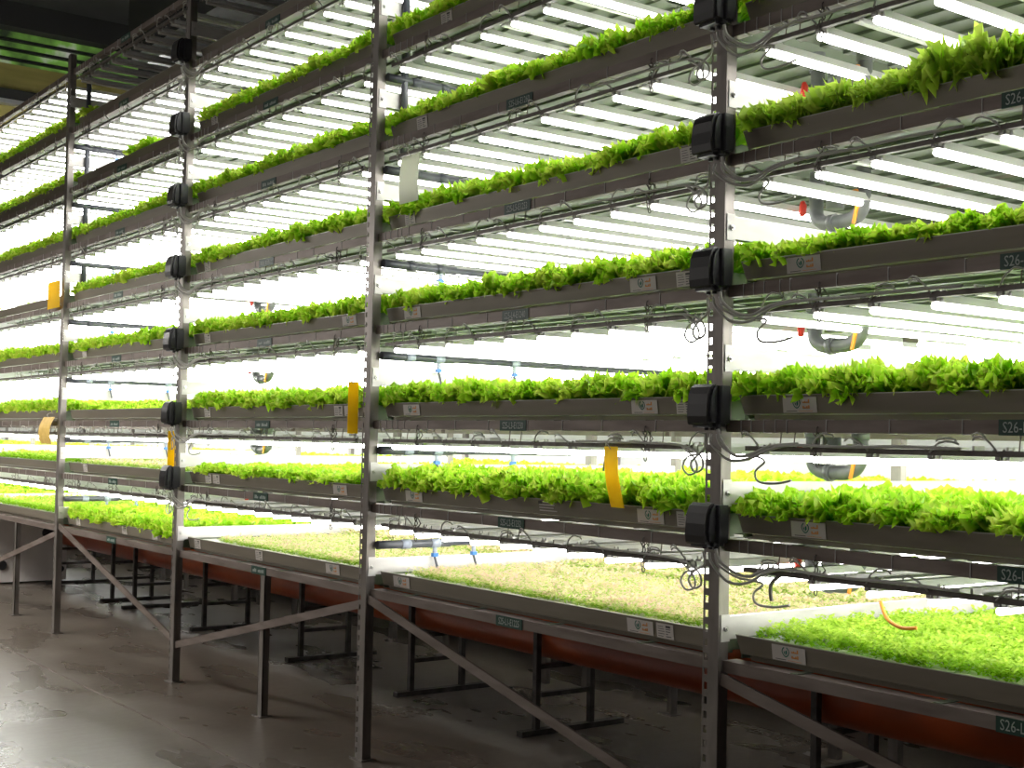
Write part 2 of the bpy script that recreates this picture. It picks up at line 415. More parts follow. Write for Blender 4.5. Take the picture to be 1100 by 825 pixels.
def tray_geo(b, X0, z, y0=YT, front=True, depth=TD - YT):
    """z: top rim height"""
    x0, x1 = X0 + TL0, X0 + TL1; y1 = y0 + depth; t = .003
    # front face with slanted ends, stepped lower lip
    def panel(ya, yb, za, zb, xa, xb, xc, xd, m):
        n = len(b.v)
        b.v += [(xa, ya, za), (xb, ya, za), (xd, yb, zb), (xc, yb, zb), (xa, ya + t, za), (xb, ya + t, za), (xd, yb + t, zb), (xc, yb + t, zb)]
        for q in ((0, 3, 2, 1), (4, 5, 6, 7), (0, 1, 5, 4), (1, 2, 6, 5), (2, 3, 7, 6), (3, 0, 4, 7)):
            b.f.append(tuple(n + i for i in q)); b.m.append(m)
    panel(y0, y0 + .008, z, z - .062, x0, x1, x0 + .018, x1 - .018, 0)
    panel(y0 + .008, y0 + .022, z - .062, z - .066, x0 + .018, x1 - .018, x0 + .018, x1 - .018, 2)
    panel(y0 + .022, y0 + .026, z - .066, z - .082, x0 + .05, x1 - .05, x0 + .05, x1 - .05, 0)
    b.box(x0, x1, y0 - .001, y0 + .006, z, z + .003, 2)
    # bottom sheet, back, ends
    b.box(x0 + .02, x1 - .02, y0 + .03, y1, z - .078, z - .075, 1)
    b.box(x0, x1, y1 - t, y1, z - .08, z, 1)
    b.box(x0 + .018, x0 + .021, y0 + .01, y1, z - .078, z - .004, 1); b.box(x1 - .021, x1 - .018, y0 + .01, y1, z - .078, z - .004, 1)
    for i in range(7):
        yy = y0 + .10 + i * .13
        b.box(x0 + .03, x1 - .03, yy, yy + .03, z - .090, z - .078, 1)
    # cross bearers that rest on the rails
TZ = {L: z + .085 for L, z in RZ.items()}
BEARER = MB().box(0, .03, -YT + .022, TD - YT, .0, .003).mesh('bearer', M['tray_in'])
FILLN = {}
for bn, X0 in BAY.items():
    for L in range(1, 10):
        if L == 9: continue
        if bn == 'A' and L > 7: continue
        t = thing('growing_tray', f'long grey growing tray, front of shelf L{L}, {BS[bn]}', 'tray', (X0 + 1.2, YT, RZ[L]), 'growing trays along the front of the rack')
        ox, oy, oz = X0 + 1.2, YT, RZ[L]
        b = MB(); tray_geo(b, X0 - ox, TZ[L] - oz, 0.)
        b.build('tray_body', [M['tray'], M['tray_in'], M['rim']], t)
        rf = MB(); rf.box(X0 + TL0 + .03 - ox, X0 + TL1 - .03 - ox, .012, TD - YT - .01, TZ[L] - oz - .03, TZ[L] - oz - .012)
        rf.build('foam_raft', M['raft'], t)
        for xx in (.30, .85, 1.4, 1.95): link('bearer', BEARER, t, None, (X0 + xx - ox, 0, 0))
        for sx, kd in STK.get((bn, L), []):
            o = link('logo_sticker' if kd == 0 else 'text_sticker', SL if kd == 0 else ST, t,
                     'white sticker with green shield emblem and orange script' if kd == 0 else 'white sticker with small print')
            o.location = (sx - ox, .0025, TZ[L] - oz - .033); o.rotation_euler = (math.radians(7), 0, 0)
# printed note directly on the L2 tray front
o = None
for ob in list(col.objects):
    if ob.name.startswith('growing_tray') and ob.get('label', '').endswith('front of shelf L2, second bay from right'): o = ob
nb = MB(); rr = random.Random(9)
for i in range(4):
    nb.box(-.06 + (.0 if i else .025), .05 + rr.uniform(-.02, .01), -.0015, 0, .018 - i * .012, .022 - i * .012, 0)
nb.box(-.065, -.045, -.002, 0, .012, .024, 1)
q = nb.build('printed_note', [M['sticker'], M['s_black']], o, label='faint rows of small printed lettering'); q.location = (-1.06 - (-2.4 + 1.2), .0025, TZ[2] - RZ[2] - .03); q.rotation_euler = (math.radians(7), 0, 0)
# rear row of trays in the same rack
for bn, X0 in BAY.items():
    for L in range(1, 9):
        b = MB(); ox, oz = X0 + 1.2, RZ[L]
        tray_geo(b, X0 - ox, TZ[L] - oz, 0.)
        b.box(X0 + TL0 + .03 - ox, X0 + TL1 - .03 - ox, .012, TD - YT - .01, TZ[L] - oz - .03, TZ[L] - oz - .012, 3)
        o = b.build('growing_tray', [M['tray'], M['tray_in'], M['rim'], M['raft']], loc=(ox, 1.05, oz))
        tag(o, f'grey growing tray in the back row of shelf L{L}, {BS[bn]}', 'tray', 'growing trays along the back of the rack')

for fb, X0 in FAR.items():
    for L in range(1, 9):
        for y0 in (YT, 1.05):
            b = MB(); b.box(TL0, TL1, 0, TD - YT, .007, .012, 0); b.box(TL0, TL1, 0, .004, .003, .085, 1); b.box(TL0, TL1, .03, TD - YT, .05, .06, 2)
            o = b.build('growing_tray', [M['tray_in'], M['tray'], M['raft']], loc=(X0, y0, RZ[L]))
            tag(o, f'grey growing tray {"past the right edge" if fb == "R" else "far past the leftmost post"}, shelf L{L}', 'tray', 'growing trays of the outer bays')
        MB().box(X0, X0 + 2.32, .02, .055, RZ[L] - .041, RZ[L]).build('rail', M['rail'], rack)
# ------------------------------------------------------------------ hanger bars under every shelf
def bar_mesh():
    b = MB(); b.box(.09, 2.22, -.002, .018, -.016, 0, 0)
    return b.mesh('bar', M['bar'])
def wire_mesh():
    b = MB(); b.tube([(0, .006, -.002), (0, .012, .05)], .0022, 5)
    return b.mesh('wire', M['rail'])
def chain_mesh():
    b = MB(); rr = random.Random(4); z = .055
    for i in range(7):
        dx = rr.uniform(-.006, .006) + (.008 if i < 3 else 0)
        w, h = (.007, .011); ring = []
        for k in range(9):
            a = 2 * PI * k / 8
            ring.append((dx + (math.cos(a) * w if i % 2 else 0), (0 if i % 2 else math.cos(a) * w), z + math.sin(a) * h))
        b.tube(ring, .0022, 5, cap=False); z -= .018
    b.tube([(-.03, .005, .06), (.0, .0, .03), (.02, .0, .045), (.04, .004, .02), (.012, 0, -.01)], .0026, 5)
    return b.mesh('chain', M['bar'])
BARM, WIREM, CHM = bar_mesh(), wire_mesh(), chain_mesh()
for bn, X0 in BAY.items():
    for L in range(2, 10):
        if bn == 'A' and L > 7: continue
        t = thing('lamp_hanger', f'thin dark hanger bars slung below shelf L{L}, {BS[bn]}', 'hanger bar', (X0, .02, RZ[L] - .088), 'hanger bars carrying the lamps')
        link('bar', BARM, t); link('bar', BARM, t, None, (0, 1.15, 0))
        for xx in (.24, .30, 1.12, 1.2, 2.0, 2.07): link('wire', WIREM, t, None, (xx, 0, 0))
        for xx in (.40, 1.98): link('chain', CHM, t, None, (xx, 0, 0))

# ------------------------------------------------------------------ tube lamps
LLEN = 1.2
def lamp_meshes():
    tb = MB(); tb.tube([(0, 0, 0), (0, .006, 0), (0, LLEN - .02, 0)], [.0095, .0112, .0112], 10, 0)
    hb = MB(); hb.prism([(-.022, .010), (.022, .010), (.017, .036), (-.017, .036)], 'y', .018, LLEN - .03)
    sk = MB(); sk.box(-.013, .013, -.004, .020, .012, .036); sk.box(-.006, .006, -.010, .004, .016, .030)
    sk.tube([(-.012, -.004, .034), (-.018, -.008, .042)], .004, 5); sk.tube([(.010, .0, .034), (.016, -.004, .044)], .004, 5)
    cl = MB(); cl.box(-.014, .014, .045, .060, .034, .042); cl.tube([(-.010, .052, .040), (-.010, .052, .052)], .004, 5); cl.tube([(.010, .052, .040), (.010, .052, .052)], .004, 5)
    return tb, hb, sk, cl
tb, hb, sk, cl = lamp_meshes()
TUBE_ON = tb.mesh('tube', M['tube_on'], True); TUBE_OFF = tb.mesh('tube', M['tube_off'], True)
HOUS = hb.mesh('housing', M['housing']); SOCK = sk.mesh('socket', M['socket']); CLIP = cl.mesh('clip', M['bolt'])
CABV = []
for v in range(4):
    rr = random.Random(40 + v); b = MB(); s_ = 1 if v % 2 == 0 else -1
    w = .085 + rr.uniform(-.01, .02); h = .052 + rr.uniform(-.008, .014)
    pts = []
    for i in range(11):
        t = i / 10
        pts.append((s_ * w * t * 1.05, -.012 - .012 * math.sin(PI * t), .022 + h * math.sin(PI * (.08 + .62 * t)) ** 1.0 + rr.uniform(-.002, .002)))
    b.tube(pts, .0034, 5)
    if v > 1:
        pts2 = [(p[0] * .9 + .006 * s_, p[1] - .006, p[2] + .010) for p in pts[3:]]
        b.tube(pts2, .003, 5)
    CABV.append(b.mesh('cable', M['cable'], True))
lamps = []
for bn, X0 in BAY.items():
    for L in range(2, 10):
        if bn == 'A' and L > 8: continue
        for k in range(10):
            x = X0 + (.155 + .2255 * k if bn == 'A' else .165 + .228 * k)
            z = RZ[L] - .128
            P = (x, .03, z); u, v, d = project(P)
            lit = not (L == 9 and bn in 'ABCD')
            ok = -40 < u < 1140 and -90 < v < 900
            lamps.append((0 if ok else 1, d, bn, L, k, P, lit))
lamps.sort(key=lambda a: (a[0], a[1]))
proto = None
rest = []
for i, (bad, d, bn, L, k, P, lit) in enumerate(lamps):
    if bad or i >= 296: rest.append((P, lit)); continue
    st = 'lit white' if lit else 'unlit dull'
    t = thing('tube_lamp', f'{st} tube lamp, {ORD[k]} from left under shelf L{L}, {BS[bn]}', 'tube lamp', P, 'tube lamps hung over the front trays')
    link('tube', TUBE_ON if lit else TUBE_OFF, t); link('housing', HOUS, t); link('socket', SOCK, t); link('clip', CLIP, t)
    link('cable', CABV[(k + L) % 4], t)
    if k % 2 == 1 and k < 9 and False: pass
# the rest of the tube lamps: one object
def box_np(n):
    return
st_on = MB()
def simple_lamp(b, P, lit):
    x, y, z = P
    r = .0112
    b.box(x - .020, x + .020, y + .02, y + LLEN - .03, z + .012, z + .034, 1)
    b.tube([(x, y, z), (x, y + LLEN - .02, z)], r, 6, 0 if lit else 2)
for P, lit in rest: simple_lamp(st_on, P, lit)
for L in range(2, 10):                                  # second row of lamps in the same rack
    for k in range(0, 86):
        x = 2.2 - .232 * k
        if x < -17: break
        if x > -1.2 and L >= 5: continue
        simple_lamp(st_on, (x, 1.25, RZ[L] - .128), not (L == 9 and x > -7.3))
for L in range(2, 10):
    for k in range(32): simple_lamp(st_on, (-9.7 - .23 * k, .03, RZ[L] - .128), True)
RX0, RX1 = -26., 1.6                                    # rear rack across the far aisle
R0 = 2.17
for L in range(2, 9):
    for yy in (R0 + .05, R0 + 1.2):
        x = RX1
        while x > RX0:
            simple_lamp(st_on, (x, yy, RZ[L] - .128), True); x -= .235
o = st_on.build('tube_lamps', [M['tube_on'], M['housing'], M['tube_off']])
tag(o, 'rows of tube lamps over the back trays and in the rack behind', 'tube lamps', kind='stuff')

# thin pale cross strips between pairs of lamps
strip = MB(); strip.box(-.012, .012, 0, 1.1, 0, .006, 0); strip.box(-.012, -.009, 0, 1.1, .0, .026, 0); strip.box(-.004, .004, -.02, .03, .004, .03, 1)
STM = strip.mesh('cross_strip', [M['housing'], M['bolt']])
for bn in 'ABC':
    X0 = BAY[bn]
    for L in range(2, 9):
        if bn == 'A' and L > 7: continue
        for k in (1, 3, 5, 7):
            o = link('cross_strip', STM, None, None, (X0 + .165 + .228 * (k + .5), .06, RZ[L] - .104))
            tag(o, f'pale metal strip right of the {ORD[k]} lamp under shelf L{L}, {BS[bn]}', 'metal strip', 'pale metal strips between the lamps')

# ------------------------------------------------------------------ rear rack
rear = thing('growing_rack', 'second shelving frame standing behind the front one, mostly hidden by glare', 'shelving rack', (0, R0, 0))
for X in np.arange(1.5, -26, -2.4):
    for yy in (0, 2.3):
        MB().box(X - .06, X, yy, yy + .045, 0, TOPZ).build('post', M['post'], rear)
for L in range(1, 9):
    MB().box(-26, 5, .02, .055, RZ[L] - .041, RZ[L]).build('rail', M['rail'], rear)
    b = MB()
    b.box(-26, 5, .06, 2.38, TZ[L] - .08, TZ[L] - .03, 0); b.box(-26, 5, .06, .066, TZ[L] - .08, TZ[L], 1)
    o = b.build('growing_tray', [M['tray_in'], M['tray']], loc=(0, R0, 0)); tag(o, f'long growing tray on shelf L{L} of the rack behind', 'tray', 'trays of the rack behind')

# ------------------------------------------------------------------ lettuces
def head_geo(seed, nleaf=26, U=5, V=5, R=.09, H=.11, frill=1., fine=False):
    rr = np.random.default_rng(seed); vs = []; fs = []; tip = []; rnd = []
    for i in range(nleaf):
        ring = i / nleaf                       # 0 inner .. 1 outer
        az = i * 2.399963 + rr.uniform(-.3, .3)
        elev = math.radians(84 - 54 * ring + rr.uniform(-10, 10))
        ln = (H * (1.02 - .12 * ring) if ring < .5 else (H * .96 + (R * 1.1 - H * .9) * (ring - .5) * 2)) * rr.uniform(.85, 1.12)
        wd = (.0135 + .0095 * ring) * (74 / max(nleaf, 30)) ** .5 * rr.uniform(.8, 1.15) * (R / .09)
        ca, sa = math.cos(az), math.sin(az); base = len(vs); lr = rr.uniform(0, 1)
        ph = rr.uniform(0, 6.28, 3)
        for v in range(V + 1):
            t = v / V
            el = elev - (1.15 - .4 * ring) * t * t
            out = .010 + .012 * ring + ln * (t * math.cos(elev) * .75 + t * t * math.cos(el) * .35)
            up = ln * (t * math.sin(elev) * 1.0 - t * t * .20)
            w = wd * (.35 + 1.35 * t ** .8) * (1 if t < .95 else .86)
            for u in range(U + 1):
                q = u / U * 2 - 1
                ruf = frill * .011 * t * (abs(q) ** 1.2 + .5 * t) * math.sin(q * 9 + t * 7 + ph[0]) + frill * rr.normal(0, .0028) * t
                ruf2 = frill * .012 * t * math.sin(q * 7 - t * 5 + ph[1])
                o_ = out - abs(q) ** 2 * w * .25 + ruf2 * .8; a = q * w
                uu = up + ruf - (abs(q) ** 3) * ln * .16 * t + abs(q) * w * .2 + (frill * .006 * math.sin(q * 13 + ph[2]) * t)
                vs.append((o_ * ca - a * sa, o_ * sa + a * ca, max(uu, -.03)))
                tip.append(min(1, .15 + .85 * t * (.65 + .35 * abs(q)))); rnd.append(lr)
        for v in range(V):
            for u in range(U):
                a = base + v * (U + 1) + u
                fs.append((a, a + 1, a + U + 2, a + U + 1))
    return np.array(vs), np.array(fs), np.array(tip), np.array(rnd)

def np_mesh(name, vs, fs, tip, rnd, mat, smooth=True):
    me = bpy.data.meshes.new(name)
    nv, nf, k = len(vs), len(fs), fs.shape[1]
    me.vertices.add(nv); me.vertices.foreach_set('co', vs.astype(np.float32).ravel())
    me.loops.add(nf * k); me.loops.foreach_set('vertex_index', fs.astype(np.int32).ravel())
    me.polygons.add(nf); me.polygons.foreach_set('loop_start', np.arange(0, nf * k, k, dtype=np.int32))
    try: me.polygons.foreach_set('loop_total', np.full(nf, k, dtype=np.int32))
    except Exception: pass
    me.polygons.foreach_set('use_smooth', np.full(nf, smooth))
    for n_, arr in (('tip', tip), ('rnd', rnd)):
        a = me.attributes.new(n_, 'FLOAT', 'POINT'); a.data.foreach_set('value', arr.astype(np.float32))
    me.materials.append(mat); me.update(calc_edges=True); me.validate()
    return me

NV = 7
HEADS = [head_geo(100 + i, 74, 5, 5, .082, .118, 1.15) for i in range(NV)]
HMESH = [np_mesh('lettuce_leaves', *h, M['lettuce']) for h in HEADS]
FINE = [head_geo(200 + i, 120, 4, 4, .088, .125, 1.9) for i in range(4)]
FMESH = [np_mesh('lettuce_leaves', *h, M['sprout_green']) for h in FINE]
LOW = [head_geo(300 + i, 30, 3, 3, .085, .12, 1.2) for i in range(6)]

# what grows where: (bay, level): (kind, height scale, first X offset, last X offset, first row Y)
CROP = {}
for bn in 'ABCDE':
    for L in range(1, 9): CROP[(bn, L)] = ('head', 1.02, .07, 2.26, YT + .085)
CROP[('A', 5)] = ('fine', 1.0, .10, 2.26, YT + .085); CROP[('A', 4)] = ('head', .78, .06, 2.26, YT + .085)
CROP[('A', 3)] = ('head', 1.1, .06, 2.26, YT + .085); CROP[('A', 2)] = ('head', 1.0, .10, 2.26, YT + .075)
CROP[('B', 2)] = ('head', 1.15, .13, 2.26, YT + .065); CROP[('B', 4)] = ('head', 1.05, .06, 2.26, YT + .085)
CROP[('C', 2)] = ('head', .70, .14, 2.26, YT + .09)
CROP[('D', 3)] = ('head', .80, .06, 2.26, YT + .35)
CROP[('D', 1)] = ('head', 1.0, .10, 2.26, YT + .085)
for bn, L in (('D', 5), ('D', 6), ('D', 4)): CROP[(bn, L)] = ('head', .95, .08, 2.26, YT + .085)
CROP[('D', 7)] = ('few', .8, 1.2, 1.45, YT + .08); CROP[('D', 8)] = ('few', .8, .12, .25, YT + .08)
CROP[('C', 8)] = None; CROP[('B', 8)] = None; CROP[('A', 8)] = None
CROP[('E', 5)] = ('few', .6, .5, 1.2, YT + .2)
CROP[('E', 1)] = ('micro', 'sprout_green', .07); CROP[('E', 2)] = ('micro', 'sprout_green', .07)
CROP[('A', 1)] = ('micro', 'sprout_green', .062); CROP[('B', 1)] = ('micro', 'sprout_pink', .045); CROP[('C', 1)] = ('micro', 'sprout_pink', .042)
CROP[('D', 2)] = ('micro', 'sprout_pink', .04)

cand = []
for (bn, L), c in CROP.items():
    if not c or c[0] == 'micro': continue
    kind, hs, a, b_, y0 = c; X0 = BAY[bn]
    n = max(1, int(round((b_ - a) / .14)) + (0 if kind == 'few' else 1)); nrow = 6 if L <= 3 else 2
    if kind == 'few': nrow = 1
    for j in range(nrow):
        for k in range(n):
            x = X0 + a + (b_ - a) * (k / max(1, n - 1) if n > 1 else 0) + (.04 if j % 2 else 0)
            y = y0 + .15 * j
            if y > TD - .08 or x > X0 + 2.28: continue
            u, v, d = project((x, y, TZ[L] + .05))
            vis = (j == 0 and -15 < u < 1115 and -10 < v < 840) or (L <= 2 and j <= 2 and bn in 'AB' and -15 < u < 1115)
            cand.append((0 if vis else 1, d + .8 * j, bn, L, j, k, x, y, kind, hs))
cand.sort(key=lambda a: (a[0], a[1]))
low_items = []
for i, (bad, d, bn, L, j, k, x, y, kind, hs) in enumerate(cand):
    rr = random.Random(i * 7 + 3)
    rz = rr.uniform(0, 6.28); jx, jy = rr.uniform(-.012, .012), rr.uniform(-.004, .018)
    sxy = rr.uniform(.92, 1.12) * (.96 if hs < .8 else 1.02); sz = hs * rr.uniform(.86, 1.14) * (1.35 if kind == 'fine' and k >= 5 else 1)
    z = TZ[L] - .014
    tx, ty = rr.uniform(-.12, .12), rr.uniform(-.05, .16) if j == 0 else 0
    if not bad and i < 298:
        row = ('front row', 'second row', 'third row')[j]
        lab = ('small fine-leaved' if kind == 'fine' else 'short frilly' if hs < .8 else 'frilly bright') + f' green lettuce, {ORD[k]} from left, {row}, shelf L{L}, {BS[bn]}'
        me = FMESH[rr.randrange(4)] if kind == 'fine' else HMESH[rr.randrange(NV)]
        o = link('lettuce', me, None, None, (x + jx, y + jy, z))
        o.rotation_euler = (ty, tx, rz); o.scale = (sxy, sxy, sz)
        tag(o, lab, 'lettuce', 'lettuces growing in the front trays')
    else:
        low_items.append((x + jx, y + jy, z, rz, sxy, sz))
# rear rows
for fb, X0 in FAR.items():
    for L in range(1, 9):
        for k in range(15):
            for yy in (.14, .3, .5, .7, 1.3): 
                if L <= 3 or yy < .2: low_items.append((X0 + .1 + .155 * k, yy, TZ[L] - .014, rng.uniform(0, 6.28), 1., rng.uniform(.7, .9)))
for bn, X0 in BAY.items():
    for L in range(2, 8):
        for j in range(6 if L <= 3 else 1):
            for k in range(14):
                low_items.append((X0 + .2 + .155 * k, 1.13 + .15 * j, TZ[L] - .014, rng.uniform(0, 6.28), 1., rng.uniform(.7, .9)))
for L in range(2, 8):
    x = -24.
    while x < 1.4:
        for j in range(4 if L <= 3 else 1):
            low_items.append((x, R0 + .15 + .16 * j, TZ[L] - .014, rng.uniform(0, 6.28), 1.05, rng.uniform(.8, 1.)))
        x += .16
V_, F_, T_, R_ = [], [], [], []; off = 0
for i, (x, y, z, rz, sxy, sz) in enumerate(low_items):
    h = LOW[i % 6] if i > 450 else FINE[i % 4] if False else LOW[i % 6]
    if i < 330: h = HEADS[i % NV]
    c, s = math.cos(rz) * sxy, math.sin(rz) * sxy
    v = h[0]; V_.append(np.stack([v[:, 0] * c - v[:, 1] * s + x, v[:, 0] * s + v[:, 1] * c + y, v[:, 2] * sz + z], 1))
    F_.append(h[1] + off); off += len(v); T_.append(h[2]); R_.append(np.clip(h[3] + rng.uniform(-.25, .25), 0, 1))
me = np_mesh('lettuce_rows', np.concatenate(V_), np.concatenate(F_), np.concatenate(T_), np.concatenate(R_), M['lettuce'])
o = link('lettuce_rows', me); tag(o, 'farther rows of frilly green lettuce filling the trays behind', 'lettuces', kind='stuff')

# ------------------------------------------------------------------ seedling beds (nobody could count them)
def micro(name, x0, x1, y0, y1, z, h, n, mat, leaf=.012, seed=0, label=''):
    r = np.random.default_rng(seed)
    px = r.uniform(x0, x1, n); py = r.uniform(y0, y1, n)
    clump = .5 + .5 * np.sin(px * 13 + np.sin(py * 9) * 2) * np.sin(py * 17 + np.cos(px * 7))
    hh = h * (.55 + .55 * r.random(n)) * (.78 + .3 * clump)
    NL = 6
    az = r.uniform(0, 2 * PI, (n, 1)) + np.arange(NL)[None] * 2 * PI / NL + r.uniform(-.4, .4, (n, NL))
    l = leaf * r.uniform(.7, 1.4, (n, NL)); w = l * .62
    tilt = r.uniform(-.1, .9, (n, NL))
    bx = px[:, None] + 0 * az; by = py[:, None] + 0 * az; bz = z + hh[:, None] * r.uniform(.12, 1., (n, NL)) ** .8
    dx, dy = np.cos(az), np.sin(az); ch, sh = np.cos(tilt), np.sin(tilt)
    def pt(a, b, up): # a along, b sideways
        return np.stack([bx + dx * a * ch - dy * b, by + dy * a * ch + dx * b, bz + a * sh + up], -1)
    P0 = pt(0 * l, 0 * l, 0); P1 = pt(l * .6, w * .6, .002); P2 = pt(l * 1.15, 0 * l, -.001); P3 = pt(l * .6, -w * .6, .002)
    quad = np.stack([P0, P1, P2, P3], 2).reshape(-1, 3)
    nq = n * NL
    fs = np.arange(nq * 4).reshape(-1, 4)
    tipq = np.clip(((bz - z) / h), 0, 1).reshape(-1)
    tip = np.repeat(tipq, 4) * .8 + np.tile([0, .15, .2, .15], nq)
    rn = np.repeat(r.random(nq), 4)
    # stems
    m = n
    sx = .0012
    st = np.stack([np.stack([px - sx, py, 0 * px + z - .02], -1), np.stack([px + sx, py, 0 * px + z - .02], -1), np.stack([px + sx, py, z + hh], -1), np.stack([px - sx, py, z + hh], -1)], 1).reshape(-1, 3)
    fs2 = np.arange(m * 4).reshape(-1, 4) + nq * 4
    me = np_mesh(name, quad, fs, tip, rn, mat, False)
    o = link(name, me); tag(o, label, 'seedlings', kind='stuff'); return o
z1 = TZ[1] - .014
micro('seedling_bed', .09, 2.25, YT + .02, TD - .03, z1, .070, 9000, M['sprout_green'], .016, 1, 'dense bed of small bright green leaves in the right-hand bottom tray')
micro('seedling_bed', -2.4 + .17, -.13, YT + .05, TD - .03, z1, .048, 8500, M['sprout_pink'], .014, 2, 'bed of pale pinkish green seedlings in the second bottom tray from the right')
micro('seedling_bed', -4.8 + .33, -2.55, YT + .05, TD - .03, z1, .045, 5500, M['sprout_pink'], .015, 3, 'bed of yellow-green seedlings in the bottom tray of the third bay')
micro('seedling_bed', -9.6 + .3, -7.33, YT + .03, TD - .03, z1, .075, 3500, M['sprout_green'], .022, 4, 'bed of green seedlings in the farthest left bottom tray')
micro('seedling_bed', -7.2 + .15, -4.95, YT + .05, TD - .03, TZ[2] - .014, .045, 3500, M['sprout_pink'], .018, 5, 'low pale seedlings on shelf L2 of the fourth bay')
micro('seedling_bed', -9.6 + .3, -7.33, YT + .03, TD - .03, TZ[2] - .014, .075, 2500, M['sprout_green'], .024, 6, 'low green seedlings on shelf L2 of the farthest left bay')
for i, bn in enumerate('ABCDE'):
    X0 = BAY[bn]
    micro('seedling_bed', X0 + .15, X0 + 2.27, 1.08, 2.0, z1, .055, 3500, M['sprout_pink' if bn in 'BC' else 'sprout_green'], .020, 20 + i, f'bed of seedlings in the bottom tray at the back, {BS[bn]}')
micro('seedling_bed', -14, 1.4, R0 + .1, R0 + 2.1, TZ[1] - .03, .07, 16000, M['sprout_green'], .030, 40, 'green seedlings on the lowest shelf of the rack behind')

# ------------------------------------------------------------------ junction boxes
def gear():
    b = MB(); b.prism([(-.085, -.012), (.128, -.012), (.128, -.014), (-.085, -.014)], 'z', -.001, 0)  # placeholder plate behind
    body = MB()
    body.prism([(-.062, -.072), (-.012, -.072), (-.012, .072), (-.062, .072)], 'x', -.045, .050, 0)
    body.box(-.040, .046, -.012, -.0055, -.060, .060, 0)
    body.box(.044, .052, -.058, -.016, -.068, .068, 0)
    cov = MB()       # curved hood hinged at the top, in two steps
    prof = [(-.062, -.074), (-.062, .078), (-.074, .078), (-.092, .066), (-.104, .040), (-.110, .0), (-.112, -.045), (-.108, -.072), (-.100, -.078)]
    cov.prism(prof, 'x', -.072, .026, 0)
    prof2 = [(-.062, -.070), (-.062, .072), (-.070, .072), (-.084, .058), (-.094, .03), (-.099, -.03), (-.094, -.066)]
    cov.prism(prof2, 'x', .026, .036, 1)
    lip = MB(); lip.box(-.060, .020, -.092, -.030, -.088, -.076, 0); lip.box(-.02, .036, -.070, -.02, -.084, -.070, 0)
    for xx in (-.035, -.005, .022): lip.tube([(xx, -.045, -.084), (xx, -.045, -.098)], .009, 8, 0)
    lip.tube([(.030, -.05, -.075), (.030, -.05, -.086)], .010, 8, 0)
    return body.mesh('body', M['box']), cov.mesh('hood', [M['cover'], M['box']]), lip.mesh('cable_gland', M['box'], False)
GB, GH, GL = gear()
def catmull(P, n=6):
    P = [Vector(p) for p in P]; out = []
    Q = [P[0]] + P + [P[-1]]
    for i in range(1, len(Q) - 2):
        for k in range(n):
            t = k / n; a, b, c, d = Q[i - 1], Q[i], Q[i + 1], Q[i + 2]
            out.append(.5 * ((2 * b) + (c - a) * t + (2 * a - 5 * b + 4 * c - d) * t * t + (-a + 3 * b - 3 * c + d) * t ** 3))
    out.append(P[-1]); return out
def loop_mesh(seed):
    r = random.Random(seed); b = MB(); j = lambda s=.008: r.uniform(-s, s)
    b.tube(catmull([(-.006, -.045, -.10), (.005 + j(), -.05, -.135), (.06 + j(), -.03, -.185 + j()), (.14, -.015, -.185 + j()), (.21, -.005, -.155), (.29, .0, -.138 + j()), (.40, .0, -.135), (.55, .002, -.137), (.75, .004, -.133), (.95, .004, -.136)]), .0052, 6)
    b.tube(catmull([(.030, -.05, -.084), (.045, -.045, -.125), (.09 + j(), -.02, -.165 + j()), (.15, -.01, -.168), (.22, .0, -.14), (.34, .004, -.13)]), .0060, 6)
    b.tube(catmull([(.022, -.045, -.10), (.035, -.04, -.14), (.10, -.02, -.175), (.16, -.01, -.178 + j()), (.20, .0, -.19), (.16 , .0, -.225), (.175, .0, -.258), (.24, .01, -.262), (.30, .02, -.25)]), .0042, 6)
    b.tube(catmull([(-.035, -.045, -.10), (-.045 + j(), -.03, -.14), (-.075, -.01, -.155), (-.12, .0, -.175 + j()), (-.15, .0, -.205), (-.13, .0, -.235), (-.09, .0, -.22), (-.10, .0, -.18), (-.16, .0, -.15), (-.26, .003, -.138), (-.45, .004, -.136), (-.8, .004, -.134)]), .0042, 6)
    b.tube(catmull([(-.12, .0, -.172), (-.17, .0, -.185), (-.19, .0, -.22), (-.16, .0, -.245), (-.12, .0, -.23), (-.13, .0, -.19), (-.2, .002, -.145)]), .0038, 6)
    return b.mesh('cable', M['cable'], True)
CBL = [loop_mesh(s) for s in range(4)]
BOXES = [(0, L) for L in (2, 3, 4, 5, 6)] + [(-4.8, L) for L in (2, 3, 4, 5, 6, 7, 8)]
for X, L in BOXES:
    zc = RZ[L] + {2: .055, 3: .052, 4: .055, 5: .062}.get(L, .066)
    t = thing('junction_box', f'black plastic junction box with hood on the {POSTN[X]} at shelf L{L}', 'junction box', (X - .004, 0, zc), 'black junction boxes on the posts')
    for n_, me_ in (('body', GB), ('hood', GH), ('cable_gland', GL)):
        link(n_, me_, t).scale = (.96, .9, .90)
    link('cable', CBL[L % 4], t)

